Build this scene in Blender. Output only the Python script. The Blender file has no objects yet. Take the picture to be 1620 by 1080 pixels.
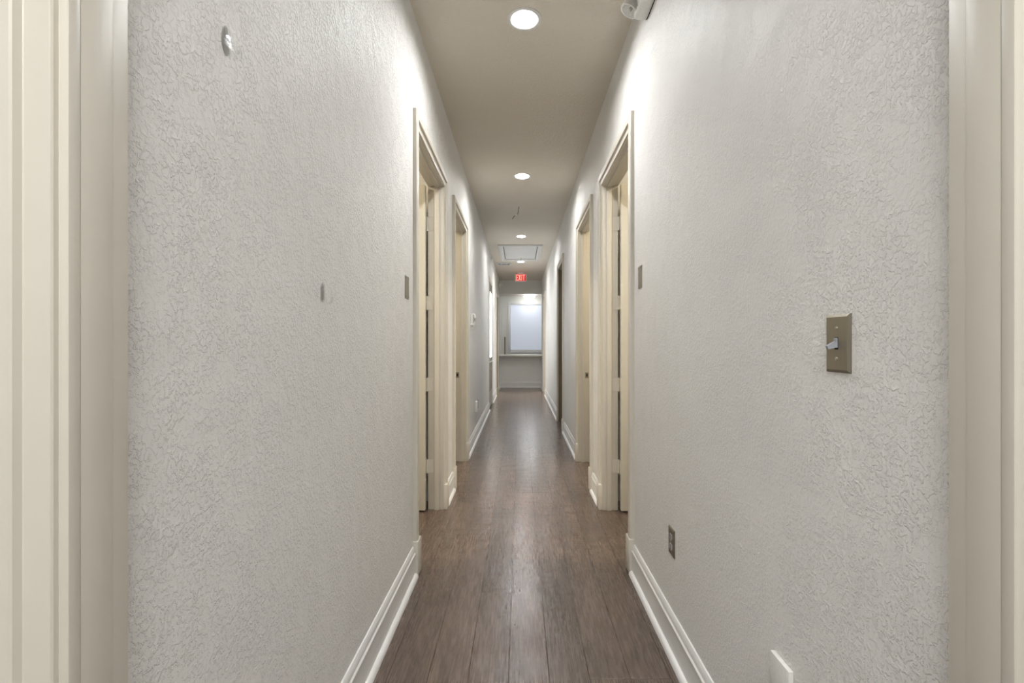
import bpy, bmesh, math, random
from mathutils import Vector, Matrix

random.seed(7)
scene = bpy.context.scene
COL = scene.collection

# ---------------------------------------------------------------- camera
F_PX, VPX, VPY = 745.0, 822.0, 543.0          # focal length and vanishing point (1620x1080 frame)
cam_d = bpy.data.cameras.new('camera')
cam = bpy.data.objects.new('camera', cam_d)
COL.objects.link(cam)
cam.location = (0, 0, 1.255)
cam.rotation_euler = (math.radians(90), 0, 0)
cam_d.sensor_width = 36.0
cam_d.lens = 36.0 * F_PX / 1620.0
cam_d.shift_x = -(VPX - 810.0) / 1620.0
cam_d.shift_y = (VPY - 540.0) / 1620.0
cam_d.clip_start = 0.02
scene.camera = cam

# ---------------------------------------------------------------- world / exposure
world = bpy.data.worlds.new('world')
scene.world = world
world.use_nodes = True
world.node_tree.nodes['Background'].inputs[0].default_value = (0.75, 0.85, 1.0, 1)
world.node_tree.nodes['Background'].inputs[1].default_value = 0.6
vs = scene.view_settings
vs.view_transform = 'Standard'
vs.look = 'None'
vs.gamma = 1.0
vs.use_curve_mapping = False
vs.exposure = 1.3

BULB = 600.0          # downlight bulb emission
ROOM = 46.0           # added unseen fill lamps in the side rooms
BACK = 7.4           # added fill panel in the room behind the camera

# ---------------------------------------------------------------- dimensions (metres)
XL, XR = -0.575, 0.625
CEIL = 3.05
T = 0.115
DOOR_H = 2.44
YN = 0.661            # corridor begins behind the near door frame
YE = 13.41           # end wall with the counter opening
YF = 17.85           # far wall of the reception room
LAMP_X = 0.027
LAMPS = [2.61, 5.06, 7.91, 10.37]

def lin(r, g, b):
    f = lambda c: ((c / 255.0 + 0.055) / 1.055) ** 2.4 if c > 10 else c / 255.0 / 12.92
    return (f(r), f(g), f(b), 1.0)

# ---------------------------------------------------------------- materials
def new_mat(name):
    m = bpy.data.materials.new(name)
    m.use_nodes = True
    nt = m.node_tree
    return m, nt, nt.nodes['Principled BSDF']

def node(nt, kind, **kw):
    n = nt.nodes.new(kind)
    for k, v in kw.items():
        setattr(n, k, v)
    return n

def setin(n, **kw):
    for k, v in kw.items():
        n.inputs[k.replace('_', ' ')].default_value = v

def noise(nt, vec, scale, detail=3, rough=0.55):
    n = node(nt, 'ShaderNodeTexNoise')
    n.inputs['Scale'].default_value = scale
    n.inputs['Detail'].default_value = detail
    n.inputs['Roughness'].default_value = rough
    nt.links.new(vec, n.inputs['Vector'])
    return n

def ramp(nt, fac, p0, p1, c0=(0, 0, 0, 1), c1=(1, 1, 1, 1)):
    r = node(nt, 'ShaderNodeValToRGB')
    r.color_ramp.elements[0].position = p0
    r.color_ramp.elements[1].position = p1
    r.color_ramp.elements[0].color = c0
    r.color_ramp.elements[1].color = c1
    nt.links.new(fac, r.inputs['Fac'])
    return r

def math_node(nt, op, a, b):
    n = node(nt, 'ShaderNodeMath', operation=op)
    for i, v in enumerate((a, b)):
        if isinstance(v, (int, float)):
            n.inputs[i].default_value = v
        else:
            nt.links.new(v, n.inputs[i])
    return n

def plaster(name, col, rough, scale, dist, strength, mask=True):
    """sprayed and knocked-down wall texture"""
    m, nt, p = new_mat(name)
    pos = node(nt, 'ShaderNodeNewGeometry').outputs['Position']
    a = noise(nt, pos, scale, 3.0, 0.62)
    ra = ramp(nt, a.outputs['Fac'], 0.475, 0.555)
    c = noise(nt, pos, scale * 2.3, 2.0, 0.5)
    h = math_node(nt, 'MULTIPLY_ADD', c.outputs['Fac'], 0.35)
    nt.links.new(ra.outputs['Color'], h.inputs[2])
    out = h.outputs[0]
    if mask:
        b = noise(nt, pos, scale * 0.16, 2.0, 0.5)
        rb = ramp(nt, b.outputs['Fac'], 0.36, 0.58, (0.22, 0.22, 0.22, 1))
        out = math_node(nt, 'MULTIPLY', out, rb.outputs['Color']).outputs[0]
    bp = node(nt, 'ShaderNodeBump')
    setin(bp, Strength=strength, Distance=dist)
    nt.links.new(out, bp.inputs['Height'])
    nt.links.new(bp.outputs['Normal'], p.inputs['Normal'])
    d = noise(nt, pos, 1.3, 2.0)
    mx = ramp(nt, d.outputs['Fac'], 0.35, 0.65,
              tuple(v * 0.955 for v in col[:3]) + (1,), col)
    nt.links.new(mx.outputs['Color'], p.inputs['Base Color'])
    setin(p, Roughness=rough)
    return m

def paint(name, col, rough, bump=0.0004, scale=(60, 60, 4)):
    """brushed gloss paint"""
    m, nt, p = new_mat(name)
    pos = node(nt, 'ShaderNodeNewGeometry').outputs['Position']
    mp = node(nt, 'ShaderNodeMapping')
    mp.inputs['Scale'].default_value = scale
    nt.links.new(pos, mp.inputs['Vector'])
    a = noise(nt, mp.outputs[0], 2.0, 3.0)
    bp = node(nt, 'ShaderNodeBump')
    setin(bp, Strength=0.35, Distance=bump)
    nt.links.new(a.outputs['Fac'], bp.inputs['Height'])
    nt.links.new(bp.outputs['Normal'], p.inputs['Normal'])
    b = noise(nt, pos, 3.0, 2.0)
    r = ramp(nt, b.outputs['Fac'], 0.3, 0.7, tuple(v * 0.95 for v in col[:3]) + (1,), col)
    nt.links.new(r.outputs['Color'], p.inputs['Base Color'])
    setin(p, Roughness=rough)
    return m

def plain(name, col, rough=0.5, metal=0.0, grain=None):
    m, nt, p = new_mat(name)
    pos = node(nt, 'ShaderNodeNewGeometry').outputs['Position']
    mp = node(nt, 'ShaderNodeMapping')
    mp.inputs['Scale'].default_value = grain or (40, 40, 40)
    nt.links.new(pos, mp.inputs['Vector'])
    b = noise(nt, mp.outputs[0], 3.0, 2.0)
    r = ramp(nt, b.outputs['Fac'], 0.3, 0.7, tuple(v * 0.9 for v in col[:3]) + (1,), col)
    nt.links.new(r.outputs['Color'], p.inputs['Base Color'])
    setin(p, Roughness=rough, Metallic=metal)
    return m

def glow(name, col, strength, base=(0.8, 0.8, 0.8, 1)):
    m, nt, p = new_mat(name)
    p.inputs['Base Color'].default_value = base
    p.inputs['Emission Color'].default_value = col
    p.inputs['Emission Strength'].default_value = strength
    return m

def wood_floor(name, planked=False):
    m, nt, p = new_mat(name)
    info = node(nt, 'ShaderNodeObjectInfo')
    pos = node(nt, 'ShaderNodeNewGeometry').outputs['Position']
    off = node(nt, 'ShaderNodeVectorMath', operation='SCALE')
    off.inputs[0].default_value = (7.0, 31.0, 3.0)
    nt.links.new(info.outputs['Random'], off.inputs['Scale'])
    add = node(nt, 'ShaderNodeVectorMath', operation='ADD')
    nt.links.new(pos, add.inputs[0])
    nt.links.new(off.outputs[0], add.inputs[1])
    mp = node(nt, 'ShaderNodeMapping')
    mp.inputs['Scale'].default_value = (105, 4.0, 1)
    nt.links.new(add.outputs[0], mp.inputs['Vector'])
    g = noise(nt, mp.outputs[0], 2.4, 6.0, 0.65)
    mp2 = node(nt, 'ShaderNodeMapping')
    mp2.inputs['Scale'].default_value = (9, 1.6, 1)
    nt.links.new(add.outputs[0], mp2.inputs['Vector'])
    g2 = noise(nt, mp2.outputs[0], 1.6, 3.0, 0.55)
    r1 = ramp(nt, g.outputs['Fac'], 0.30, 0.72, lin(80, 65, 57), lin(116, 99, 88))
    r2 = ramp(nt, g2.outputs['Fac'], 0.30, 0.70, (0.72, 0.72, 0.72, 1), (1.14, 1.13, 1.11, 1))
    mul = node(nt, 'ShaderNodeMix', data_type='RGBA', blend_type='MULTIPLY')
    mul.inputs['Factor'].default_value = 1.0
    nt.links.new(r1.outputs['Color'], mul.inputs['A'])
    nt.links.new(r2.outputs['Color'], mul.inputs['B'])
    r3 = ramp(nt, info.outputs['Random'], 0.0, 1.0, (0.74, 0.735, 0.735, 1), (1.20, 1.18, 1.15, 1))
    mul2 = node(nt, 'ShaderNodeMix', data_type='RGBA', blend_type='MULTIPLY')
    mul2.inputs['Factor'].default_value = 1.0
    nt.links.new(mul.outputs['Result'], mul2.inputs['A'])
    nt.links.new(r3.outputs['Color'], mul2.inputs['B'])
    nt.links.new(mul2.outputs['Result'], p.inputs['Base Color'])
    # grain ridges + slow waviness of the vinyl
    mp3 = node(nt, 'ShaderNodeMapping')
    mp3.inputs['Scale'].default_value = (34, 2.6, 1)
    nt.links.new(add.outputs[0], mp3.inputs['Vector'])
    g3 = noise(nt, mp3.outputs[0], 2.0, 4.0, 0.6)
    bp = node(nt, 'ShaderNodeBump')
    setin(bp, Strength=0.35, Distance=0.0014)
    nt.links.new(g3.outputs['Fac'], bp.inputs['Height'])
    mp4 = node(nt, 'ShaderNodeMapping')
    mp4.inputs['Scale'].default_value = (5, 9, 1)
    nt.links.new(pos, mp4.inputs['Vector'])
    g4 = noise(nt, mp4.outputs[0], 1.0, 2.0, 0.5)
    bp2 = node(nt, 'ShaderNodeBump')
    setin(bp2, Strength=0.6, Distance=0.005)
    nt.links.new(g4.outputs['Fac'], bp2.inputs['Height'])
    nt.links.new(bp.outputs['Normal'], bp2.inputs['Normal'])
    nt.links.new(bp2.outputs['Normal'], p.inputs['Normal'])
    rr = ramp(nt, g.outputs['Fac'], 0.3, 0.7, (0.20, 0.20, 0.20, 1), (0.34, 0.34, 0.34, 1))
    nt.links.new(rr.outputs['Color'], p.inputs['Roughness'])
    p.inputs['Specular IOR Level'].default_value = 0.8
    setin(p, Coat_Weight=0.35, Coat_Roughness=0.20)
    nt.links.new(bp2.outputs['Normal'], p.inputs['Coat Normal'])
    return m

M = {}
M['wall'] = plaster('textured_wall_paint', lin(236, 235, 232), 0.52, 96.0, 0.0042, 0.62)
M['ceiling'] = plaster('ceiling_paint', lin(228, 221, 208), 0.6, 70.0, 0.003, 0.5, mask=False)
M['far_wall'] = plain('smooth_white_wall', lin(236, 236, 230), 0.5)
M['trim'] = paint('cream_gloss_paint', lin(214, 209, 197), 0.40)
M['white_trim'] = paint('white_gloss_paint', lin(233, 233, 231), 0.32, scale=(60, 4, 60))
M['door'] = paint('cream_door_paint', lin(222, 217, 201), 0.32)
M['floor'] = wood_floor('brown_vinyl_plank')
M['slab'] = plain('dark_floor_underlay', lin(78, 64, 57), 0.7)
M['steel'] = plain('brushed_steel', lin(152, 145, 131), 0.36, 0.9, (300, 300, 8))
M['steel_edge'] = plain('bright_steel_edge', lin(205, 205, 208), 0.25, 0.9)
M['grey_plastic'] = plain('grey_plastic', lin(165, 168, 176), 0.35)
M['white_plastic'] = plain('white_plastic', lin(232, 232, 228), 0.4)
M['black'] = plain('black_recess', lin(14, 13, 12), 0.7)
M['screw'] = plain('screw_metal', lin(190, 184, 170), 0.3, 0.9)
M['dark_door'] = plain('taupe_metal_door', lin(138, 130, 117), 0.4, 0.2)
M['kick'] = plain('kick_plate_metal', lin(190, 186, 180), 0.35, 0.7)
M['wood'] = plain('brown_wood', lin(112, 82, 58), 0.45, 0, (60, 60, 4))
M['counter'] = plain('white_counter_laminate', lin(232, 231, 226), 0.35)
BULB_MATS = [glow('lit_bulb', (0.985, 0.99, 1.0, 1), BULB * k) for k in (0.76, 0.72, 0.52, 0.50)]
M['room_fill'] = glow('warm_fill_glow', (1.0, 0.86, 0.64, 1), ROOM)
M['hall_fill'] = glow('hall_fill_glow', (1.0, 0.98, 0.94, 1), 150.0)
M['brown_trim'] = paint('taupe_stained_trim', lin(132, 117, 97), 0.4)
M['back_fill'] = glow('back_fill_glow', (1.0, 0.995, 0.98, 1), BACK)
M['far_lamp'] = glow('lit_reception_diffuser', (1.0, 1.0, 1.0, 1), 5.5)
M['blind'] = glow('daylit_roller_blind', (0.80, 0.88, 1.0, 1), 0.13, lin(196, 201, 214))
M['lit_glass'] = glow('daylit_frosted_glass', (0.97, 0.99, 1.0, 1), 1.6)
M['exit_red'] = glow('lit_red_sign_face', (1.0, 0.03, 0.045, 1), 0.24, lin(110, 10, 14))
M['exit_letter'] = glow('lit_red_letters', (1.0, 0.36, 0.26, 1), 0.70, lin(200, 80, 66))
M['reflector'] = plain('white_reflector', lin(240, 240, 238), 0.3)
M['cord'] = plain('dark_cord', lin(70, 62, 54), 0.6)

def clear_plastic():
    m, nt, p = new_mat('clear_plastic')
    nt.nodes.remove(p)
    tr = node(nt, 'ShaderNodeBsdfTransparent')
    tr.inputs[0].default_value = (0.985, 0.985, 0.985, 1)
    gl = node(nt, 'ShaderNodeBsdfGlossy')
    gl.inputs['Roughness'].default_value = 0.12
    lw = node(nt, 'ShaderNodeLayerWeight')
    lw.inputs['Blend'].default_value = 0.28
    mx = node(nt, 'ShaderNodeMixShader')
    fm = math_node(nt, 'MULTIPLY', lw.outputs['Facing'], 0.22)
    nt.links.new(fm.outputs[0], mx.inputs[0])
    nt.links.new(tr.outputs[0], mx.inputs[1])
    nt.links.new(gl.outputs[0], mx.inputs[2])
    nt.links.new(mx.outputs[0], nt.nodes['Material Output'].inputs['Surface'])
    return m
M['clear'] = clear_plastic()

# ---------------------------------------------------------------- geometry helpers
def link(name, me, mat, parent=None):
    o = bpy.data.objects.new(name, me)
    COL.objects.link(o)
    if mat is not None and not me.materials:
        me.materials.append(mat)
    if parent is not None:
        o.parent = parent
        o.matrix_parent_inverse = parent.matrix_basis.inverted()
    return o

def obj(name, bm, mat, parent=None, smooth=False, angle=40):
    bmesh.ops.recalc_face_normals(bm, faces=bm.faces)
    me = bpy.data.meshes.new(name)
    bm.to_mesh(me)
    bm.free()
    if smooth:
        me.shade_smooth()
        if angle:
            me.set_sharp_from_angle(angle=math.radians(angle))
    return link(name, me, mat, parent)

def box(bm, x0, x1, y0, y1, z0, z1, bevel=0.0, seg=2):
    x0, x1 = min(x0, x1), max(x0, x1)
    y0, y1 = min(y0, y1), max(y0, y1)
    z0, z1 = min(z0, z1), max(z0, z1)
    r = bmesh.ops.create_cube(bm, size=1.0)
    bmesh.ops.scale(bm, vec=(x1 - x0, y1 - y0, z1 - z0), verts=r['verts'])
    bmesh.ops.translate(bm, vec=((x0 + x1) / 2, (y0 + y1) / 2, (z0 + z1) / 2), verts=r['verts'])
    if bevel:
        es = list({e for v in r['verts'] for e in v.link_edges})
        bmesh.ops.bevel(bm, geom=es, offset=bevel, segments=seg, profile=0.5, affect='EDGES')

def boxes(name, lst, mat, parent=None, bevel=0.0):
    bm = bmesh.new()
    for b in lst:
        box(bm, *b, bevel=bevel)
    return obj(name, bm, mat, parent, smooth=bevel > 0)

def cyl(bm, p0, p1, r0, r1=None, seg=16):
    p0, p1 = Vector(p0), Vector(p1)
    d = p1 - p0
    r = bmesh.ops.create_cone(bm, cap_ends=True, segments=seg, radius1=r0,
                              radius2=r0 if r1 is None else r1, depth=d.length)
    q = Vector((0, 0, 1)).rotation_difference(d.normalized())
    bmesh.ops.transform(bm, matrix=Matrix.Translation((p0 + p1) / 2) @ q.to_matrix().to_4x4(), verts=r['verts'])

def lathe(bm, prof, origin=(0, 0, 0), axis=(0, 0, 1), seg=32, close_ends=False):
    q = Vector((0, 0, 1)).rotation_difference(Vector(axis).normalized()).to_matrix()
    o = Vector(origin)
    rings = []
    for r, h in prof:
        if r < 1e-6:
            rings.append([bm.verts.new(o + q @ Vector((0, 0, h)))])
        else:
            rings.append([bm.verts.new(o + q @ Vector((r * math.cos(2 * math.pi * i / seg),
                                                       r * math.sin(2 * math.pi * i / seg), h))) for i in range(seg)])
    for a, b in zip(rings, rings[1:]):
        for i in range(seg):
            j = (i + 1) % seg
            if len(a) == 1 and len(b) == 1:
                continue
            if len(a) == 1:
                bm.faces.new((a[0], b[i], b[j]))
            elif len(b) == 1:
                bm.faces.new((a[i], a[j], b[0]))
            else:
                bm.faces.new((a[i], a[j], b[j], b[i]))

def tube(bm, pts, r, seg=8):
    pts = [Vector(p) for p in pts]
    rings = []
    up = Vector((0, 0, 1))
    for i, p in enumerate(pts):
        t = (pts[min(i + 1, len(pts) - 1)] - pts[max(i - 1, 0)]).normalized()
        n = t.cross(up)
        if n.length < 1e-3:
            n = t.cross(Vector((1, 0, 0)))
        n.normalize()
        b = t.cross(n)
        rings.append([bm.verts.new(p + r * (math.cos(2 * math.pi * k / seg) * n + math.sin(2 * math.pi * k / seg) * b))
                      for k in range(seg)])
    for a, b in zip(rings, rings[1:]):
        for k in range(seg):
            j = (k + 1) % seg
            bm.faces.new((a[k], a[j], b[j], b[k]))
    bm.faces.new(rings[0][::-1])
    bm.faces.new(rings[-1])

def loft(bm, rings, cap=True):
    vr = [[bm.verts.new(p) for p in r] for r in rings]
    n = len(vr[0])
    for a, b in zip(vr, vr[1:]):
        for i in range(n):
            j = (i + 1) % n
            bm.faces.new((a[i], a[j], b[j], b[i]))
    if cap:
        bm.faces.new(vr[0][::-1])
        bm.faces.new(vr[-1])

def empty(name, loc):
    o = bpy.data.objects.new(name, None)
    o.empty_display_size = 0.05
    o.location = loc
    COL.objects.link(o)
    return o

def tag(o, label, cat, group=None):
    o['label'] = label
    o['category'] = cat
    if group:
        o['group'] = group
    return o

def struct(o, label=None, cat=None):
    o['kind'] = 'structure'
    if label:
        o['label'] = label
    if cat:
        o['category'] = cat
    return o

# ================================================================ SETTING
# door openings along both walls: (y0, y1)
OPEN_L = [(2.62, 3.555), (4.11, 5.02), (8.90, 9.80), (11.38, 12.28)]
OPEN_R = [(2.65, 3.545), (4.085, 4.985), (6.70, 7.57), (11.45, 12.27)]
JT = 0.018           # jamb board thickness

def long_wall(name, xw, s, openings, label):
    bm = bmesh.new()
    y = YN
    for (a, b) in openings:
        box(bm, xw, xw + s * T, y, a - JT, 0, CEIL)
        box(bm, xw, xw + s * T, a - JT, b + JT, DOOR_H + JT, CEIL)
        y = b + JT
    box(bm, xw, xw + s * T, y, YE, 0, CEIL)
    return struct(obj(name, bm, M['wall']), label, 'wall')

long_wall('wall_left', XL, -1, OPEN_L, 'long textured off-white corridor wall carrying the clear hooks')
long_wall('wall_right', XR, 1, OPEN_R, 'long textured off-white corridor wall carrying the toggle switch')

# end wall: low wall under the counter and header above the opening
struct(boxes('wall_end', [(XL - T, XR + T, YE, YE + 0.12, 0, 0.905)], M['wall']),
       'low tan end wall under the reception counter', 'wall')
struct(boxes('wall_header', [(XL - T, XR + T, YE, YE + 0.12, 2.665, CEIL)], M['wall']),
       'plain wall header above the reception opening', 'wall')

# reception room beyond the counter
struct(boxes('wall_far', [(-2.6, -0.36, YF, YF + 0.12, 0, CEIL), (1.30, 2.6, YF, YF + 0.12, 0, CEIL),
                          (-0.36, 1.30, YF, YF + 0.12, 0, 0.97), (-0.36, 1.30, YF, YF + 0.12, 2.73, CEIL)], M['far_wall']),
       'white far wall of the reception room around the window', 'wall')
struct(boxes('wall_reception_sides', [(-2.72, -2.6, YE, YF + 0.12, 0, CEIL), (2.6, 2.72, YE, YF + 0.12, 0, CEIL),
                                      (-2.6, XL - T, YE, YE + 0.12, 0, CEIL), (XR + T, 2.6, YE, YE + 0.12, 0, CEIL)], M['far_wall']),
       'side walls of the reception room', 'wall')

# side rooms: outer walls and partitions
RO = 2.9
struct(boxes('wall_rooms_left', [(-RO - 0.1, -RO, 1.4, YE, 0, CEIL)] +
             [(-RO, XL - T, y, y + 0.1, 0, CEIL) for y in (1.4, 3.75, 6.3, 8.2, 10.5, YE - 0.1)], M['wall']),
       'plain walls of the rooms behind the left doors', 'wall')
struct(boxes('wall_rooms_right', [(RO, RO + 0.1, 1.4, YE, 0, CEIL)] +
             [(XR + T, RO, y, y + 0.1, 0, CEIL) for y in (1.4, 3.75, 5.6, 8.3, 10.5, YE - 0.1)], M['wall']),
       'plain walls of the rooms behind the right doors', 'wall')

# room behind the camera
NFY0, NFY1 = 0.573, 0.661
JL, JR = -0.5492, 0.6023
struct(boxes('wall_front', [(-1.9, JL - JT, NFY0, NFY1, 0, CEIL), (JR + JT, 1.9, NFY0, NFY1, 0, CEIL),
                            (JL - JT, JR + JT, NFY0, NFY1, DOOR_H + JT, CEIL)], M['wall']),
       'textured wall around the near cased opening', 'wall')
struct(boxes('wall_back', [(-2.0, -1.9, -2.8, NFY1, 0, CEIL), (1.9, 2.0, -2.8, NFY1, 0, CEIL),
                           (-2.0, 2.0, -2.9, -2.8, 0, CEIL)], M['wall']),
       'textured walls of the room the corridor is seen from', 'wall')

# ---- ceiling with round holes for the downlights
def ceiling():
    bm = bmesh.new()
    S, R, N = 0.16, 0.078, 32
    def quad(x0, x1, y0, y1):
        bm.faces.new([bm.verts.new((x, y, CEIL)) for x, y in ((x0, y0), (x1, y0), (x1, y1), (x0, y1))])
    X0, X1, Y0, Y1 = -3.1, 3.1, -3.0, 18.1
    quad(X0, LAMP_X - S, Y0, Y1)
    quad(LAMP_X + S, X1, Y0, Y1)
    y = Y0
    for c in LAMPS:
        quad(LAMP_X - S, LAMP_X + S, y, c - S)
        inner, outer = [], []
        for i in range(N):
            a = 2 * math.pi * i / N
            ca, sa = math.cos(a), math.sin(a)
            k = S / max(abs(ca), abs(sa))
            inner.append(bm.verts.new((LAMP_X + R * ca, c + R * sa, CEIL)))
            outer.append(bm.verts.new((LAMP_X + k * ca, c + k * sa, CEIL)))
        for i in range(N):
            j = (i + 1) % N
            bm.faces.new((inner[i], inner[j], outer[j], outer[i]))
        y = c + S
    quad(LAMP_X - S, LAMP_X + S, y, Y1)
    # roof deck above so nothing leaks in
    box(bm, X0, X1, Y0, Y1, CEIL + 0.30, CEIL + 0.34)
    return struct(obj('ceiling', bm, M['ceiling']), 'plain tan-white textured ceiling of the corridor', 'ceiling')
ceiling()

# ---- floor: slab and vinyl planks
floor = struct(boxes('floor', [(-3.1, 3.1, -3.0, 18.1, -0.12, -0.004)], M['slab']),
               'brown wood-look vinyl plank floor', 'floor')
PW, PL, GAP = 0.152, 1.22, 0.0012
bm = bmesh.new()
box(bm, -PW / 2 + GAP / 2, PW / 2 - GAP / 2, -PL / 2 + GAP / 2, PL / 2 - GAP / 2, -0.0045, 0.0, bevel=0.0010, seg=1)
plank_me = bpy.data.meshes.new('plank')
bm.to_mesh(plank_me); bm.free()
plank_me.materials.append(M['floor'])
half_cache = {}
def plank(x, y0, y1):
    """planks are full boards except where the run starts or stops"""
    o = bpy.data.objects.new('plank', plank_me)
    COL.objects.link(o)
    o.parent = floor
    o.location = (x, (y0 + y1) / 2, 0)
    o.scale = (1, (y1 - y0) / PL, 1)
ncol = 0
for c in range(-12, 13):
    x = 0.035 + c * PW
    corridor = (x + PW / 2 > XL - 0.10) and (x - PW / 2 < XR + 0.10)
    y_a, y_b = (0.30, 13.42) if corridor else (1.5, 6.28)
    y = y_a - random.choice((0.0, 0.3, 0.55, 0.8, 1.0)) * PL
    while y < y_b:
        a, b = max(y, y_a), min(y + PL, y_b)
        if b - a > 0.02:
            plank(x, a, b)
        y += PL

# ---- baseboards
BASE = [(0.0, 0.0), (0.014, 0.0), (0.014, 0.118), (0.0175, 0.122), (0.0175, 0.128), (0.012, 0.134),
        (0.012, 0.146), (0.009, 0.156), (0.005, 0.164), (0.0, 0.165)]
SHOE = [(0.014, 0.0)] + [(0.014 + 0.019 * math.cos(a), 0.022 * math.sin(a))
                         for a in [math.radians(d) for d in (0, 18, 36, 54, 72, 90)]]
def baseboard_y(name, xw, s, y0, y1):
    bm = bmesh.new()
    loft(bm, [[(xw - s * v, y, z) for v, z in BASE] for y in (y0, y1)])
    o = struct(obj(name, bm, M['white_trim'], smooth=True, angle=30))
    bm = bmesh.new()
    loft(bm, [[(xw - s * v, y, z) for v, z in SHOE] for y in (y0, y1)])
    obj('shoe_molding', bm, M['white_trim'], o, smooth=True)
    return o
CW, REV, PLN = 0.078, 0.006, 0.092
def segs(openings, last):
    out, y = [], YN
    for a, b in openings:
        out.append((y, a - PLN))
        y = b + PLN
    out.append((y, last))
    return out
for side, xw, s, ops in (('left', XL, -1, OPEN_L), ('right', XR, 1, OPEN_R)):
    sg = segs(ops, YE)
    words = ['beside the near cased opening', 'between the first two doorways', 'past the second doorway',
             'between the far doors', 'at the counter end']
    for (a, b), w in zip(sg, words):
        o = baseboard_y('baseboard_' + side, xw, s, a, b)
        struct(o, 'white molded baseboard on the %s corridor wall %s' %
               ('hook-side' if s < 0 else 'switch-side', w), 'baseboard')
bm = bmesh.new()
loft(bm, [[(x, YE - v, z) for v, z in BASE] for x in (XL + 0.014, XR - 0.014)])
bbe = struct(obj('baseboard_end', bm, M['white_trim'], smooth=True, angle=30), 'white baseboard under the counter at the corridor end', 'baseboard')
bm = bmesh.new()
loft(bm, [[(x, YE - v, z) for v, z in SHOE] for x in (XL + 0.034, XR - 0.034)])
obj('shoe_molding', bm, M['white_trim'], bbe, smooth=True)

# ---- door frames
CASING = [(0.0, 0.0), (0.0, 0.0075), (0.0015, 0.0100), (0.004, 0.0110), (0.030, 0.0125), (0.0315, 0.0135),
          (0.0335, 0.0225), (0.036, 0.0245), (0.042, 0.0250), (0.066, 0.0250), (0.073, 0.0235), (0.078, 0.018), (0.078, 0.0)]

def casing(name, y0, y1, zbot, place, mat, parent, k=1.0, rev=REV):
    """U-shaped mitred casing; place(depth, along, z) maps into the wall"""
    bm = bmesh.new()
    a, b, h = y0 - rev, y1 + rev, DOOR_H + rev
    rings = [[place(-v * k, a - u, zbot) for u, v in CASING],
             [place(-v * k, a - u, h + u) for u, v in CASING],
             [place(-v * k, b + u, h + u) for u, v in CASING],
             [place(-v * k, b + u, zbot) for u, v in CASING]]
    loft(bm, rings)
    return obj(name, bm, mat, parent, smooth=True, angle=28)

def pbox(bm, place, d0, d1, a0, a1, z0, z1, bevel=0.0):
    p, q = place(d0, a0, z0), place(d1, a1, z1)
    box(bm, p[0], q[0], p[1], q[1], p[2], q[2], bevel=bevel)

def frame(n, place, y0, y1, label, depth=T, stop=(0.031, 0.066), room_casing=True, plinths=True, jmat=None, slim=1.0, rev=REV):
    mat = M['trim']
    jmat = jmat or mat
    root = struct(empty('door_%d' % n, place(0, (y0 + y1) / 2, 0)), label, 'door frame')
    e = 0.0012
    for a0, a1 in ((y0 - JT, y0), (y1, y1 + JT)):
        bm = bmesh.new()
        pbox(bm, place, -e, depth + e, a0, a1, 0, DOOR_H + JT, bevel=0.0025)
        obj('jamb', bm, jmat, root, smooth=True)
    bm = bmesh.new()
    pbox(bm, place, -e, depth + e, y0, y1, DOOR_H, DOOR_H + JT, bevel=0.0015)
    obj('head_jamb', bm, jmat, root, smooth=True)
    if stop:
        for a0, a1 in ((y0 - 0.001, y0 + 0.012), (y1 - 0.012, y1 + 0.001)):
            bm = bmesh.new()
            pbox(bm, place, stop[0], stop[1], a0, a1, 0, DOOR_H + 0.001, bevel=0.0025)
            obj('stop', bm, jmat, root, smooth=True)
        bm = bmesh.new()
        pbox(bm, place, stop[0], stop[1], y0 + 0.012, y1 - 0.012, DOOR_H - 0.012, DOOR_H + 0.001, bevel=0.0025)
        obj('head_stop', bm, jmat, root, smooth=True)
    zb = 0.19 if plinths else 0.0
    casing('casing', y0, y1, zb, place, mat, root, slim, rev)
    if plinths:
        for a0, a1 in ((y0 - PLN, y0 - 0.002), (y1 + 0.002, y1 + PLN)):
            bm = bmesh.new()
            pbox(bm, place, -0.030, 0.0, a0, a1, 0, 0.19, bevel=0.005)
            obj('plinth_block', bm, mat, root, smooth=True)
    if room_casing:
        casing('room_casing', y0, y1, 0.0, lambda d, a, z: place(depth - d, a, z), mat, root)
    return root

def side_place(xw, s):
    return lambda d, a, z: (xw + s * d, a, z)
PLACE_L, PLACE_R = side_place(XL, -1), side_place(XR, 1)

def knob(parent, place, d, a, z, sgn):
    bm = bmesh.new()
    p0 = Vector(place(d, a, z)); ax = Vector(place(d, a + sgn, z)) - p0
    lathe(bm, [(0.0, 0), (0.032, 0), (0.032, 0.006), (0.012, 0.010), (0.011, 0.035), (0.024, 0.045),
               (0.028, 0.056), (0.022, 0.066), (0.0, 0.069)], p0, ax, 20)
    obj('knob', bm, M['steel'], parent, smooth=True)

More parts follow.
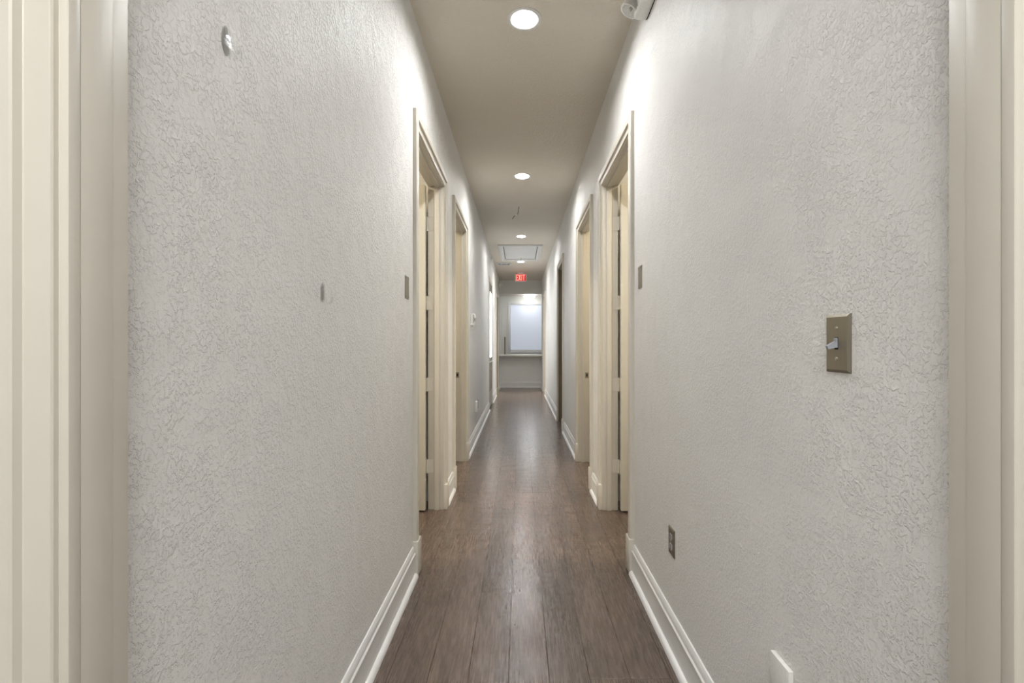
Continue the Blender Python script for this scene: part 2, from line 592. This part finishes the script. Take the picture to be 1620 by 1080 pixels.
def open_leaf(root, place, y0, y1, hinge):
    """door leaf swung 90 degrees into the room"""
    w = (y1 - y0) - 0.006
    d0 = 0.128
    if hinge == 'far':
        a0, a1, pin, jy, sg = y1 - 0.052, y1 - 0.008, y1 - 0.006, y1, -1
    else:
        a0, a1, pin, jy, sg = y0 + 0.008, y0 + 0.052, y0 + 0.006, y0, 1
    bm = bmesh.new()
    pbox(bm, place, d0, d0 + w, a0, a1, 0.012, DOOR_H - 0.004, bevel=0.002)
    leaf = obj('door_leaf', bm, M['door'], root, smooth=True)
    for z in (0.33, 0.945, 1.56, 2.155):
        bm = bmesh.new()
        cyl(bm, place(0.1195, pin, z - 0.052), place(0.1195, pin, z + 0.052), 0.0062, seg=12)
        for zz in (-0.031, -0.010, 0.010, 0.031):
            cyl(bm, place(0.1195, pin, z + zz - 0.0006), place(0.1195, pin, z + zz + 0.0006), 0.0068, seg=12)
        pbox(bm, place, 0.074, 0.117, jy, jy + sg * 0.002, z - 0.050, z + 0.050)
        for dd, zz in ((0.083, -0.034), (0.104, -0.016), (0.083, 0.016), (0.104, 0.034)):
            p = place(dd, jy + sg * 0.002, z + zz)
            cyl(bm, p, (p[0], p[1] + sg * 0.0012, p[2]), 0.0035, seg=8)
        pbox(bm, place, d0 - 0.0025, d0 + 0.001, a0 + 0.004, a1 - 0.002, z - 0.05, z + 0.05)
        obj('hinge', bm, M['trim'], leaf, smooth=True)
    knob(leaf, place, d0 + w - 0.07, a0 if sg < 0 else a1, 0.95, sg)
    knob(leaf, place, d0 + w - 0.07, a1 if sg < 0 else a0, 0.95, -sg)
    return leaf

def strike(root, place, jy, sg, z=0.918):
    bm = bmesh.new()
    pbox(bm, place, 0.070, 0.104, jy, jy + sg * 0.0016, z - 0.030, z + 0.030)
    o = obj('strike_plate', bm, M['steel'], root)
    bm = bmesh.new()
    pbox(bm, place, 0.080, 0.096, jy + sg * 0.0010, jy + sg * 0.0022, z - 0.014, z + 0.014)
    obj('latch_hole', bm, M['black'], o)

r = frame(1, PLACE_L, *OPEN_L[0], 'first doorway on the hook-side wall, cream frame with its door swung into the room', room_casing=False)
open_leaf(r, PLACE_L, *OPEN_L[0], 'far')
r = frame(2, PLACE_R, *OPEN_R[0], 'first doorway on the switch-side wall, cream frame with its door swung into the room', room_casing=False)
open_leaf(r, PLACE_R, *OPEN_R[0], 'far')
r = frame(3, PLACE_L, *OPEN_L[1], 'second doorway on the hook-side wall, cream frame with a strike plate')
open_leaf(r, PLACE_L, *OPEN_L[1], 'near'); strike(r, PLACE_L, OPEN_L[1][1], -1)
r = frame(4, PLACE_R, *OPEN_R[1], 'second doorway on the switch-side wall, cream frame with a strike plate')
open_leaf(r, PLACE_R, *OPEN_R[1], 'near'); strike(r, PLACE_R, OPEN_R[1][1], -1)
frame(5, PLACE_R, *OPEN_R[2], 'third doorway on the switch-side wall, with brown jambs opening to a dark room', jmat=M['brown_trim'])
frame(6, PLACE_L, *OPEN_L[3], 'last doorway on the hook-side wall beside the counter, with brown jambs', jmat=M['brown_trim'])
frame(7, PLACE_R, *OPEN_R[3], 'last doorway on the switch-side wall beside the counter')

# glazed metal door on the left wall
y0, y1 = OPEN_L[2]
r = frame(8, PLACE_L, y0, y1, 'glazed taupe metal door standing shut in the hook-side wall', stop=None, room_casing=False, plinths=False, slim=0.3)
d0, d1 = -0.004, 0.040
g0, g1, gz0, gz1 = y0 + 0.11, y1 - 0.11, 0.98, 2.26
leaf = boxes('door_leaf', [(XL - d0, XL - d1, y0 + 0.004, g0, 0.012, DOOR_H - 0.004),
                           (XL - d0, XL - d1, g1, y1 - 0.004, 0.012, DOOR_H - 0.004),
                           (XL - d0, XL - d1, g0, g1, 0.012, gz0),
                           (XL - d0, XL - d1, g0, g1, gz1, DOOR_H - 0.004)], M['dark_door'], r)
boxes('glass_pane', [(XL + 0.003, XL - 0.005, g0, g1, gz0, gz1)], M['lit_glass'], leaf)
boxes('glazing_bead', [(XL + 0.0065, XL + 0.002, g0 - 0.02, g1 + 0.02, gz0 - 0.022, gz0),
                       (XL + 0.0065, XL + 0.002, g0 - 0.02, g1 + 0.02, gz1, gz1 + 0.022),
                       (XL + 0.0065, XL + 0.002, g0 - 0.02, g0, gz0, gz1),
                       (XL + 0.0065, XL + 0.002, g1, g1 + 0.02, gz0, gz1)], M['dark_door'], leaf)
boxes('rail_bar', [(XL + 0.016, XL + 0.003, y0 + 0.01, y1 - 0.01, 0.885, 0.905)], M['white_trim'], leaf, bevel=0.003)
boxes('kick_plate', [(XL + 0.0065, XL + 0.003, y0 + 0.02, y1 - 0.02, 0.05, 0.33)], M['kick'], leaf)
bm = bmesh.new()
tube(bm, [(XL + 0.003, y0 + 0.09, 0.76), (XL + 0.030, y0 + 0.09, 0.76), (XL + 0.034, y0 + 0.11, 0.76), (XL + 0.034, y0 + 0.20, 0.76)], 0.009)
lathe(bm, [(0, 0), (0.026, 0), (0.026, 0.006), (0, 0.008)], (XL + 0.003, y0 + 0.09, 0.76), (1, 0, 0), 20)
obj('lever_handle', bm, M['kick'], leaf, smooth=True)

# near frame that the camera looks through (runs along X)
def near_place(d, a, z):
    return (a, NFY0 + d, z)
frame(9, near_place, JL, JR, 'near cream cased opening framing both sides of the view', depth=NFY1 - NFY0,
      stop=None, room_casing=False, plinths=False, rev=0.0105)
nf = bpy.data.objects['door_9']
for xa, sg in ((JL, 1), (JR, -1)):
    for d0_, d1_, th in ((0.0, 0.0145, 0.0016), (0.0165, 0.0620, 0.0010)):
        bm = bmesh.new()
        box(bm, xa - sg * 0.001, xa + sg * th, NFY0 + d0_ - 0.0013, NFY0 + d1_, 0, DOOR_H, bevel=0.0009)
        obj('jamb_strip', bm, M['trim'], nf, smooth=True)

# ---- reception window
win = struct(empty('window_1', (0.47, YF, 0.97)), 'reception window covered by a pale daylit roller blind', 'window')
boxes('window_blind', [(-0.34, 1.28, YF + 0.012, YF + 0.018, 0.985, 2.715)], M['blind'], win)
boxes('window_pane', [(-0.36, 1.30, YF + 0.08, YF + 0.086, 0.97, 2.73)], M['far_wall'], win)
boxes('window_casing', [(-0.44, -0.35, YF - 0.02, YF, 0.85, 2.83), (1.29, 1.38, YF - 0.02, YF, 0.85, 2.83),
                        (-0.35, 1.29, YF - 0.02, YF, 2.72, 2.83), (-0.35, 1.29, YF - 0.02, YF, 0.88, 0.975)],
      M['white_trim'], win, bevel=0.004)
boxes('hem_bar', [(-0.34, 1.28, YF + 0.004, YF + 0.020, 0.985, 1.015)], M['white_plastic'], win, bevel=0.003)
pm = struct(boxes('trim_1', [(-0.66, -0.645, YF - 0.014, YF, 0.95, 2.60), (-0.50, -0.485, YF - 0.014, YF, 0.95, 2.60),
                             (-0.645, -0.50, YF - 0.014, YF, 2.585, 2.60), (-0.645, -0.50, YF - 0.014, YF, 0.95, 0.965)],
                  M['white_trim'], bevel=0.003), 'white panel molding on the reception wall beside the window', 'molding')

# ================================================================ THINGS
# ---- recessed downlights
TRIM = [(0.067, 0.004), (0.070, -0.001), (0.078, -0.004), (0.092, -0.005), (0.0965, -0.003), (0.097, 0.0)]
CAN = [(0.067, 0.004), (0.064, 0.04), (0.058, 0.095), (0.040, 0.125), (0.0, 0.130)]
def downlight(y, label, bmat):
    t = tag(empty('recessed_downlight', (LAMP_X, y, CEIL)), label, 'light', 'recessed downlights in the ceiling')
    bm = bmesh.new(); lathe(bm, TRIM, (LAMP_X, y, CEIL), seg=40)
    obj('trim_ring', bm, M['white_plastic'], t, smooth=True)
    bm = bmesh.new(); lathe(bm, CAN, (LAMP_X, y, CEIL), seg=40)
    obj('reflector', bm, M['reflector'], t, smooth=True)
    bm = bmesh.new()
    lathe(bm, [(0.0, 0.012), (0.018, 0.0145), (0.034, 0.022), (0.043, 0.034), (0.045, 0.046), (0.040, 0.064),
               (0.026, 0.090), (0.018, 0.105), (0.018, 0.122)], (LAMP_X, y, CEIL), seg=20)
    obj('bulb', bm, bmat, t, smooth=True)
for y, bmat, w in zip(LAMPS, BULB_MATS, ('large lit recessed downlight showing its bulb, before the first doorways',
                        'lit recessed downlight between the second doorways and the dangling wire',
                        'lit recessed downlight between the dangling wire and the attic hatch',
                        'lit recessed downlight between the attic hatch and the red exit sign')):
    downlight(y, w, bmat)

# ---- lamps of the other rooms; the unseen ones are added as fill
def fill_dome(x, y, label, mat, r=0.17):  # unseen dome standing in for the light a side room gives off
    t = tag(empty('room_fill_light', (x, y, CEIL)), label, 'light')
    bm = bmesh.new(); lathe(bm, [(0, 0), (r, 0), (r, -0.025), (r - 0.015, -0.03), (0, -0.03)], (x, y, CEIL), seg=28)
    obj('base', bm, M['white_plastic'], t, smooth=True)
    bm = bmesh.new()
    lathe(bm, [((r - 0.016) * math.cos(a), -0.03 - 0.07 * math.sin(a)) for a in [math.radians(k * 15) for k in range(6)]] + [(0, -0.10)],
          (x, y, CEIL), seg=24)
    obj('diffuser', bm, mat, t, smooth=True)
fill_dome(-1.9, 2.5, 'added unseen dome lamp in the room behind the first hook-side doorway', M['room_fill'])
fill_dome(1.9, 2.5, 'added unseen dome lamp in the room behind the first switch-side doorway', M['room_fill'])
fill_dome(-1.8, 4.9, 'added unseen dome lamp in the room behind the second hook-side doorway', M['room_fill'])
fill_dome(1.8, 4.7, 'added unseen dome lamp in the room behind the second switch-side doorway', M['room_fill'])
fill_dome(1.9, 12.75, 'added unseen dome lamp in the room behind the last switch-side doorway', M['hall_fill'])  # added for the light spilling from the last doorways
fill_dome(-1.9, 12.75, 'added unseen dome lamp in the room behind the last hook-side doorway', M['hall_fill'])
t = tag(empty('back_fill_panel', (0, -1.0, CEIL)), 'added unseen lit panel in the room before the cased opening', 'light')  # added panel, stands in for light from behind the camera
boxes('housing', [(-0.62, 0.62, -1.62, -0.38, CEIL - 0.05, CEIL)], M['white_plastic'], t, bevel=0.004)
boxes('diffuser', [(-0.59, 0.59, -1.59, -0.41, CEIL - 0.058, CEIL - 0.05)], M['back_fill'], t)
t = tag(empty('fluorescent_or_fill_light', (0.36, 17.25, CEIL)), 'bright wrap lamp on the reception ceiling above the window', 'light')
boxes('housing', [(0.15, 0.57, 16.75, 17.55, CEIL - 0.03, CEIL)], M['white_plastic'], t)
boxes('diffuser', [(0.16, 0.56, 16.76, 17.54, CEIL - 0.10, CEIL - 0.03)], M['far_lamp'], t, bevel=0.02)
t = tag(empty('fluorescent_or_fill_light', (-0.8, 15.0, CEIL)), 'added unseen lamp on the reception ceiling behind the header', 'light')  # added out of sight to light the reception room
boxes('housing', [(-1.0, -0.6, 14.4, 15.6, CEIL - 0.03, CEIL)], M['white_plastic'], t)
boxes('diffuser', [(-0.99, -0.61, 14.41, 15.59, CEIL - 0.10, CEIL - 0.03)], M['far_lamp'], t, bevel=0.02)

# ---- exit sign
ex, ey, ez0, ez1 = 0.030, 11.9, 2.815, 3.02
t = tag(empty('exit_sign', (ex, ey, CEIL)), 'lit red EXIT sign hanging from the corridor ceiling', 'sign')
boxes('housing', [(ex - 0.148, ex + 0.148, ey, ey + 0.05, ez0, ez1)], M['white_plastic'], t, bevel=0.006)
boxes('canopy', [(ex - 0.09, ex + 0.09, ey - 0.02, ey + 0.07, CEIL - 0.03, CEIL)], M['white_plastic'], t, bevel=0.005)
face = boxes('face_panel', [(ex - 0.125, ex + 0.125, ey - 0.003, ey + 0.001, ez0 + 0.016, ez1 - 0.016)], M['exit_red'], t)
def letter(strokes, x):
    bm = bmesh.new()
    for k in strokes:
        if len(k) == 4:
            box(bm, x + k[0], x + k[1], ey - 0.006, ey - 0.002, ez0 + 0.03 + k[2], ez0 + 0.03 + k[3])
        else:
            (xa, za, xb, zb, w) = k
            ps = [(x + xa - w, za), (x + xa + w, za), (x + xb + w, zb), (x + xb - w, zb)]
            loft(bm, [[(px, yy, ez0 + 0.03 + pz) for px, pz in ps] for yy in (ey - 0.006, ey - 0.002)])
    obj('letter', bm, M['exit_letter'], t)
H = 0.145
letter([(0, 0.013, 0, H), (0.013, 0.046, 0, 0.016), (0.013, 0.040, H / 2 - 0.008, H / 2 + 0.008), (0.013, 0.046, H - 0.016, H)], ex - 0.112)
letter([(0.006, 0, 0.050, H, 0.008), (0.050, 0, 0.006, H, 0.008)], ex - 0.058)
letter([(0, 0.015, 0, H)], ex + 0.016)
letter([(0.021, 0.035, 0, H - 0.016), (0, 0.056, H - 0.016, H)], ex + 0.048)

# ---- attic hatch
hx0, hx1, hy0, hy1 = -0.39, 0.42, 8.54, 10.08
t = tag(empty('attic_hatch', (0.015, 9.3, CEIL)), 'framed attic hatch in the corridor ceiling with a pull cord', 'hatch')
fw = 0.085
bm = bmesh.new()
HP = [(0.0, 0.0), (0.0, 0.018), (0.012, 0.026), (0.035, 0.018), (0.045, 0.028), (0.075, 0.032), (0.085, 0.026), (0.085, 0.0)]
ringsets = []
for (sx, sy) in ((0, 0), (1, 0), (1, 1), (0, 1), (0, 0)):
    ringsets.append([((hx0 + fw - u) if sx == 0 else (hx1 - fw + u), (hy0 + fw - u) if sy == 0 else (hy1 - fw + u), CEIL - v) for u, v in HP])
loft(bm, ringsets, cap=False)
obj('frame', bm, M['white_trim'], t, smooth=True, angle=25)
boxes('gap_shade', [(hx0 + fw, hx1 - fw, hy0 + fw, hy1 - fw, CEIL - 0.002, CEIL - 0.0005)], M['black'], t)  # black sheet stands in for shade in the gap around the panel
boxes('panel', [(hx0 + fw + 0.012, hx1 - fw - 0.012, hy0 + fw + 0.014, hy1 - fw - 0.03, CEIL - 0.010, CEIL - 0.002)], M['white_trim'], t)
bm = bmesh.new(); tube(bm, [(0.028, 9.85, CEIL - 0.006), (0.029, 9.85, CEIL - 0.05), (0.027, 9.852, CEIL - 0.085)], 0.004)
obj('pull_cord', bm, M['cord'], t, smooth=True)

# ---- ceiling vent
t = tag(empty('ceiling_vent', (-0.35, 10.5, CEIL)), 'white slatted air vent on the ceiling beside the hatch', 'vent')
vx0, vx1, vy0, vy1 = -0.505, -0.19, 10.42, 10.62
boxes('frame', [(vx0, vx1, vy0, vy0 + 0.018, CEIL - 0.035, CEIL), (vx0, vx1, vy1 - 0.018, vy1, CEIL - 0.035, CEIL),
                (vx0, vx0 + 0.03, vy0 + 0.018, vy1 - 0.018, CEIL - 0.035, CEIL), (vx1 - 0.03, vx1, vy0 + 0.018, vy1 - 0.018, CEIL - 0.035, CEIL)],
      M['white_plastic'], t)
for k in range(2):
    xx = vx0 + 0.09 + k * 0.12
    boxes('divider', [(xx, xx + 0.018, vy0 + 0.018, vy1 - 0.018, CEIL - 0.03, CEIL)], M['white_plastic'], t)
for k in range(5):
    yy = vy0 + 0.032 + k * 0.03
    bm = bmesh.new()
    loft(bm, [[(x, yy, CEIL - 0.026), (x, yy + 0.018, CEIL - 0.006), (x, yy + 0.020, CEIL - 0.008), (x, yy + 0.002, CEIL - 0.028)] for x in (vx0 + 0.03, vx1 - 0.03)])
    obj('slat', bm, M['grey_plastic'], t)

# ---- dangling wire
bm = bmesh.new()
wy = 6.19
wire = [(-0.010, wy, CEIL), (-0.012, wy, CEIL - 0.03), (-0.017, wy, CEIL - 0.07), (-0.026, wy, CEIL - 0.098), (-0.042, wy - 0.01, CEIL - 0.112)]
tube(bm, wire, 0.0036)
t = tag(empty('ceiling_wire', (-0.010, wy, CEIL)), 'short dark wire dangling from the ceiling with a pale connector', 'wire')
obj('wire_lead', bm, M['cord'], t, smooth=True)
bm = bmesh.new(); cyl(bm, (-0.036, wy - 0.012, CEIL - 0.103), (-0.062, wy - 0.02, CEIL - 0.118), 0.009, 0.007, 12)
obj('connector', bm, M['white_plastic'], t, smooth=True)
bm = bmesh.new(); tube(bm, [(-0.056, wy - 0.018, CEIL - 0.116), (-0.075, wy - 0.02, CEIL - 0.138), (-0.096, wy - 0.02, CEIL - 0.165)], 0.0036)
obj('wire_end', bm, M['cord'], t, smooth=True)

# ---- emergency lights
def emergency_light(xw, s, yc, zc, label):
    t = tag(empty('emergency_light', (xw, yc, zc)), label, 'emergency light', 'twin-head emergency lights')
    L, Hh = 0.15, 0.058
    bm = bmesh.new()
    def ring(v, k):
        pts = []
        n = 28
        for i in range(n):
            a = 2 * math.pi * i / n
            ca, sa = math.cos(a), math.sin(a)
            pts.append((xw - s * v, yc + L * k * math.copysign(abs(ca) ** 0.32, ca), zc + Hh * k * math.copysign(abs(sa) ** 0.45, sa)))
        return pts
    loft(bm, [ring(0.004, 0.98), ring(0.03, 1.0), ring(0.052, 0.97), ring(0.062, 0.90), ring(0.066, 0.78)])
    body = obj('body', bm, M['white_plastic'], t, smooth=True, angle=60)
    bm = bmesh.new()
    loft(bm, [ring(0.0, 0.985), ring(0.0042, 0.985)])
    obj('back_gasket', bm, M['black'], t)
    bm = bmesh.new(); cyl(bm, (xw - s * 0.0640, yc + 0.050, zc - 0.036), (xw - s * 0.0670, yc + 0.050, zc - 0.036), 0.004, seg=12)
    obj('test_button', bm, M['black'], t)
    for k in (-1, 1):
        c = Vector((xw - s * 0.078, yc + k * 0.105, zc - 0.004))
        ax = Vector((-s * 0.50, k * 0.06, -0.86)).normalized()
        bm = bmesh.new()
        lathe(bm, [(0.0, -0.040), (0.020, -0.037), (0.036, -0.025), (0.045, -0.006), (0.047, 0.014), (0.046, 0.026), (0.040, 0.027), (0.036, 0.020), (0.0, 0.004)], c, ax, 28)
        hd = obj('lamp_head', bm, M['white_plastic'], t, smooth=True)
        bm = bmesh.new()
        lathe(bm, [(0.0395, 0.0245), (0.030, 0.031), (0.016, 0.034), (0.0, 0.035)], c, ax, 24)
        obj('lens', bm, M['clear'], hd, smooth=True)
        bm = bmesh.new()
        lathe(bm, [(0.0, 0.005), (0.008, 0.006), (0.009, 0.018), (0.0, 0.024)], c, ax, 12)
        obj('lamp', bm, M['steel_edge'], hd, smooth=True)
emergency_light(XR, 1, 2.185, 2.895, 'white twin-head emergency light high on the wall before the first doorway')
emergency_light(XL, -1, 12.85, 2.83, 'white twin-head emergency light at the counter end near the exit sign')

# ---- wall plates; sides: place functions give depth, along, z
def bevel_plate(place, a0, a1, z0, z1, th, inset):
    bm = bmesh.new()
    r = lambda v, k: [place(-v, a, z) for a, z in ((a0 + k, z0 + k), (a1 - k, z0 + k), (a1 - k, z1 - k), (a0 + k, z1 - k))]
    loft(bm, [r(0, 0), r(th * 0.3, 0), r(th, inset)])
    return bm

def screw(parent, place, v, a, z, r=0.0036, mat='screw'):
    bm = bmesh.new()
    p0, p1 = Vector(place(-v, a, z)), Vector(place(-v - 0.0013, a, z))
    lathe(bm, [(0.0, 0.0), (r, 0.0), (r * 0.9, 0.0008), (0.0, 0.0014)], p0, p1 - p0, 14)
    obj('screw', bm, M[mat], parent, smooth=True)

def toggle_switch():
    a0, a1, z0, z1 = 0.886, 0.956, 1.198, 1.312
    t = tag(empty('light_switch', PLACE_R(0, 0.921, 1.255)), 'steel toggle light switch with a grey lever on the textured wall', 'switch')
    obj('cover_plate', bevel_plate(PLACE_R, a0, a1, z0, z1, 0.0055, 0.0055), M['steel'], t)
    ac, zc = 0.921, 1.255
    bm = bmesh.new(); pbox(bm, PLACE_R, -0.0048, -0.0058, ac - 0.0052, ac + 0.0052, zc - 0.012, zc + 0.012)
    obj('toggle_slot', bm, M['black'], t)
    bm = bmesh.new()
    # lever tilted downward: rocker heel and stick
    pbox(bm, PLACE_R, -0.0050, -0.0085, ac - 0.0045, ac + 0.0045, zc - 0.0085, zc + 0.0105, bevel=0.001)
    w0, w1 = 0.0042, 0.0034
    ringa = [PLACE_R(-0.007, ac - w0, zc - 0.008), PLACE_R(-0.007, ac + w0, zc - 0.008), PLACE_R(-0.009, ac + w0, zc + 0.004), PLACE_R(-0.009, ac - w0, zc + 0.004)]
    ringb = [PLACE_R(-0.023, ac - w1, zc - 0.0115), PLACE_R(-0.023, ac + w1, zc - 0.0115), PLACE_R(-0.025, ac + w1, zc - 0.005), PLACE_R(-0.025, ac - w1, zc - 0.005)]
    loft(bm, [ringa, ringb])
    obj('toggle_lever', bm, M['grey_plastic'], t)
    screw(t, PLACE_R, 0.0055, ac, zc + 0.030); screw(t, PLACE_R, 0.0055, ac, zc - 0.030)
toggle_switch()

def outlet(place, a0, a1, z0, z1, label, plate='steel', recept='grey_plastic'):
    ac, zc = (a0 + a1) / 2, (z0 + z1) / 2
    t = tag(empty('wall_outlet', place(0, ac, zc)), label, 'outlet')
    obj('cover_plate', bevel_plate(place, a0, a1, z0, z1, 0.005, 0.005), M[plate], t)
    for k in (-1, 1):
        c = zc + k * 0.0195
        bm = bmesh.new()
        pts = [(ac + 0.0165 * math.cos(q), c + max(-0.0125, min(0.0125, 0.0165 * math.sin(q)))) for q in [2 * math.pi * i / 28 for i in range(28)]]
        loft(bm, [[place(-0.0045, a, z) for a, z in pts], [place(-0.0068, a, z) for a, z in pts]])
        rc = obj('receptacle', bm, M[recept], t)
        bm = bmesh.new()
        for da in (-0.0055, 0.0055):
            pbox(bm, place, -0.0064, -0.0071, ac + da - 0.0010, ac + da + 0.0010, c - 0.001, c + 0.007)
        pbox(bm, place, -0.0064, -0.0071, ac - 0.002, ac + 0.002, c - 0.009, c - 0.005)
        obj('slot', bm, M['black'], rc)
    screw(t, place, 0.005, ac, zc, 0.003)
outlet(PLACE_R, 1.893, 1.966, 0.386, 0.500, 'steel duplex outlet low on the wall before the first doorway')
outlet(PLACE_L, 6.42, 6.50, 0.362, 0.482, 'steel duplex outlet low on the wall behind the white wall box', 'steel', 'grey_plastic')

def blank_plate(place, a0, a1, z0, z1, label, mat, holes, th=0.004, name='blank_wall_plate'):
    t = tag(empty(name, place(0, (a0 + a1) / 2, (z0 + z1) / 2)), label, 'wall plate')
    obj('cover_plate', bevel_plate(place, a0, a1, z0, z1, th, min(0.003, th * 0.6)), M[mat], t)
    for a, z in holes:
        screw(t, place, th - 0.0008, a, z, 0.0042, 'black')
blank_plate(PLACE_L, 2.360, 2.434, 1.481, 1.597, 'blank steel plate on the hook-side wall by the first doorway', 'steel',
            [(2.372, 1.586), (2.422, 1.586), (2.372, 1.492), (2.422, 1.492)])
blank_plate(PLACE_R, 2.400, 2.470, 1.540, 1.656, 'blank steel plate on the switch-side wall by the first doorway', 'steel',
            [(2.412, 1.645), (2.458, 1.645), (2.412, 1.551), (2.458, 1.551)])

def raised_plate(place, a0, a1, z0, z1, th, label):
    bm = bmesh.new()
    pbox(bm, place, -th, 0.0, a0, a1, z0, z1, bevel=0.0022)
    t = tag(empty('raised_wall_plate', place(0, (a0 + a1) / 2, (z0 + z1) / 2)), label, 'wall plate')
    obj('cover', bm, M['white_plastic'], t, smooth=True)
    ac = (a0 + a1) / 2
    screw(t, place, th, ac, z0 + 0.012, 0.0032, 'white_plastic')
raised_plate(PLACE_R, 1.073, 1.153, 0.385, 0.506, 0.012, 'raised white plastic cover low on the switch-side wall nearest the toggle switch')
raised_plate(PLACE_L, 6.00, 6.075, 1.452, 1.570, 0.007, 'slim white plate on the wall beside the white intercom handset')
raised_plate(PLACE_L, 6.08, 6.17, 0.365, 0.505, 0.030, 'white wall box low on the hook-side wall above the baseboard')

# ---- intercom handset
t = tag(empty('intercom_handset', PLACE_L(0, 5.60, 1.52)), 'white wall intercom handset beside the second doorway', 'intercom')
bm = bmesh.new(); pbox(bm, PLACE_L, -0.022, 0, 5.56, 5.66, 1.452, 1.608, bevel=0.006)
obj('base', bm, M['white_plastic'], t, smooth=True)
bm = bmesh.new()
tube(bm, [PLACE_L(-0.022, 5.585, 1.60), PLACE_L(-0.040, 5.585, 1.590), PLACE_L(-0.046, 5.585, 1.555), PLACE_L(-0.046, 5.585, 1.505), PLACE_L(-0.040, 5.585, 1.472), PLACE_L(-0.022, 5.585, 1.462)], 0.014, 12)
obj('handset', bm, M['white_plastic'], t, smooth=True)
bm = bmesh.new(); pbox(bm, PLACE_L, -0.0215, -0.0235, 5.615, 5.648, 1.50, 1.585)
obj('button_panel', bm, M['grey_plastic'], t)
bm = bmesh.new()
lathe(bm, [(0, 0), (0.015, 0), (0.016, 0.02), (0.012, 0.032), (0, 0.035)], PLACE_L(0, 5.53, 1.475), (1, 0, 0), 16)
obj('hook_cradle', bm, M['white_plastic'], t, smooth=True)

# ---- small sensor
t = tag(empty('motion_sensor', PLACE_L(0, 9.42, 2.96)), 'tiny white sensor high on the wall above the glazed door', 'sensor')
bm = bmesh.new(); pbox(bm, PLACE_L, -0.028, 0, 9.38, 9.45, 2.925, 2.985, bevel=0.006)
obj('body', bm, M['white_plastic'], t, smooth=True)
bm = bmesh.new(); lathe(bm, [(0.014, 0), (0.012, 0.007), (0, 0.011)], PLACE_L(-0.026, 9.415, 2.950), (1, 0, -0.3), 16)
obj('lens', bm, M['grey_plastic'], t, smooth=True)

# ---- clear adhesive hooks
def hook(yc, zc, label, sc=1.0):
    t = tag(empty('adhesive_hook', PLACE_L(0, yc, zc)), label, 'hook', 'clear plastic hooks on the wall')
    bm = bmesh.new()
    def oval(v, k):
        return [PLACE_L(-v, yc + 0.0135 * k * math.cos(q) * sc, zc + 0.004 * sc + 0.029 * k * math.sin(q) * sc)
                for q in [2 * math.pi * i / 28 for i in range(28)]]
    loft(bm, [oval(0, 1), oval(0.003, 1), oval(0.005, 0.86)])
    obj('back_plate', bm, M['clear'], t, smooth=True)
    bm = bmesh.new()
    prof = [(0.004, 0.006, 0.0085), (0.006, -0.010, 0.010), (0.009, -0.022, 0.0105), (0.016, -0.029, 0.0105), (0.024, -0.027, 0.0095), (0.028, -0.018, 0.008), (0.029, -0.010, 0.006)]
    rings = []
    for i, (v, h, w) in enumerate(prof):
        a = prof[max(0, i - 1)]; b = prof[min(len(prof) - 1, i + 1)]
        dv, dh = b[0] - a[0], b[1] - a[1]
        l = math.hypot(dv, dh); nv, nh = -dh / l, dv / l
        th = 0.0017
        rings.append([PLACE_L(-(v + sx * nv * th) * sc, yc + sy * w * sc, zc + (h + sx * nh * th) * sc) for sx, sy in ((1, -1), (1, 1), (-1, 1), (-1, -1))])
    loft(bm, rings)
    obj('hook_arm', bm, M['clear'], t, smooth=True)
hook(0.921, 1.842, 'large clear plastic hook stuck high on the wall by the cased opening')
hook(1.373, 1.400, 'clear plastic hook stuck at eye level between the cased opening and blank plate')

# ---- counter and the wooden post
ct = tag(empty('counter', (0.025, YE, 0.905)), 'white reception counter shelf across the corridor end', 'counter')
boxes('worktop', [(XL + 0.001, XR - 0.001, YE - 0.34, YE + 0.55, 0.905, 0.940)], M['counter'], ct, bevel=0.004)
boxes('front_edge', [(XL + 0.001, XR - 0.001, YE - 0.355, YE - 0.340, 0.898, 0.940)], M['counter'], ct, bevel=0.003)
t = tag(empty('wooden_post', (-0.425, YE + 0.10, 0.94)), 'narrow brown wooden end panel standing on the white counter', 'panel')
boxes('panel', [(-0.438, -0.412, YE + 0.06, YE + 0.30, 0.94, 1.44)], M['wood'], t, bevel=0.002)
boxes('edge_strip', [(-0.452, -0.438, YE + 0.062, YE + 0.30, 0.94, 1.43)], M['white_trim'], t)
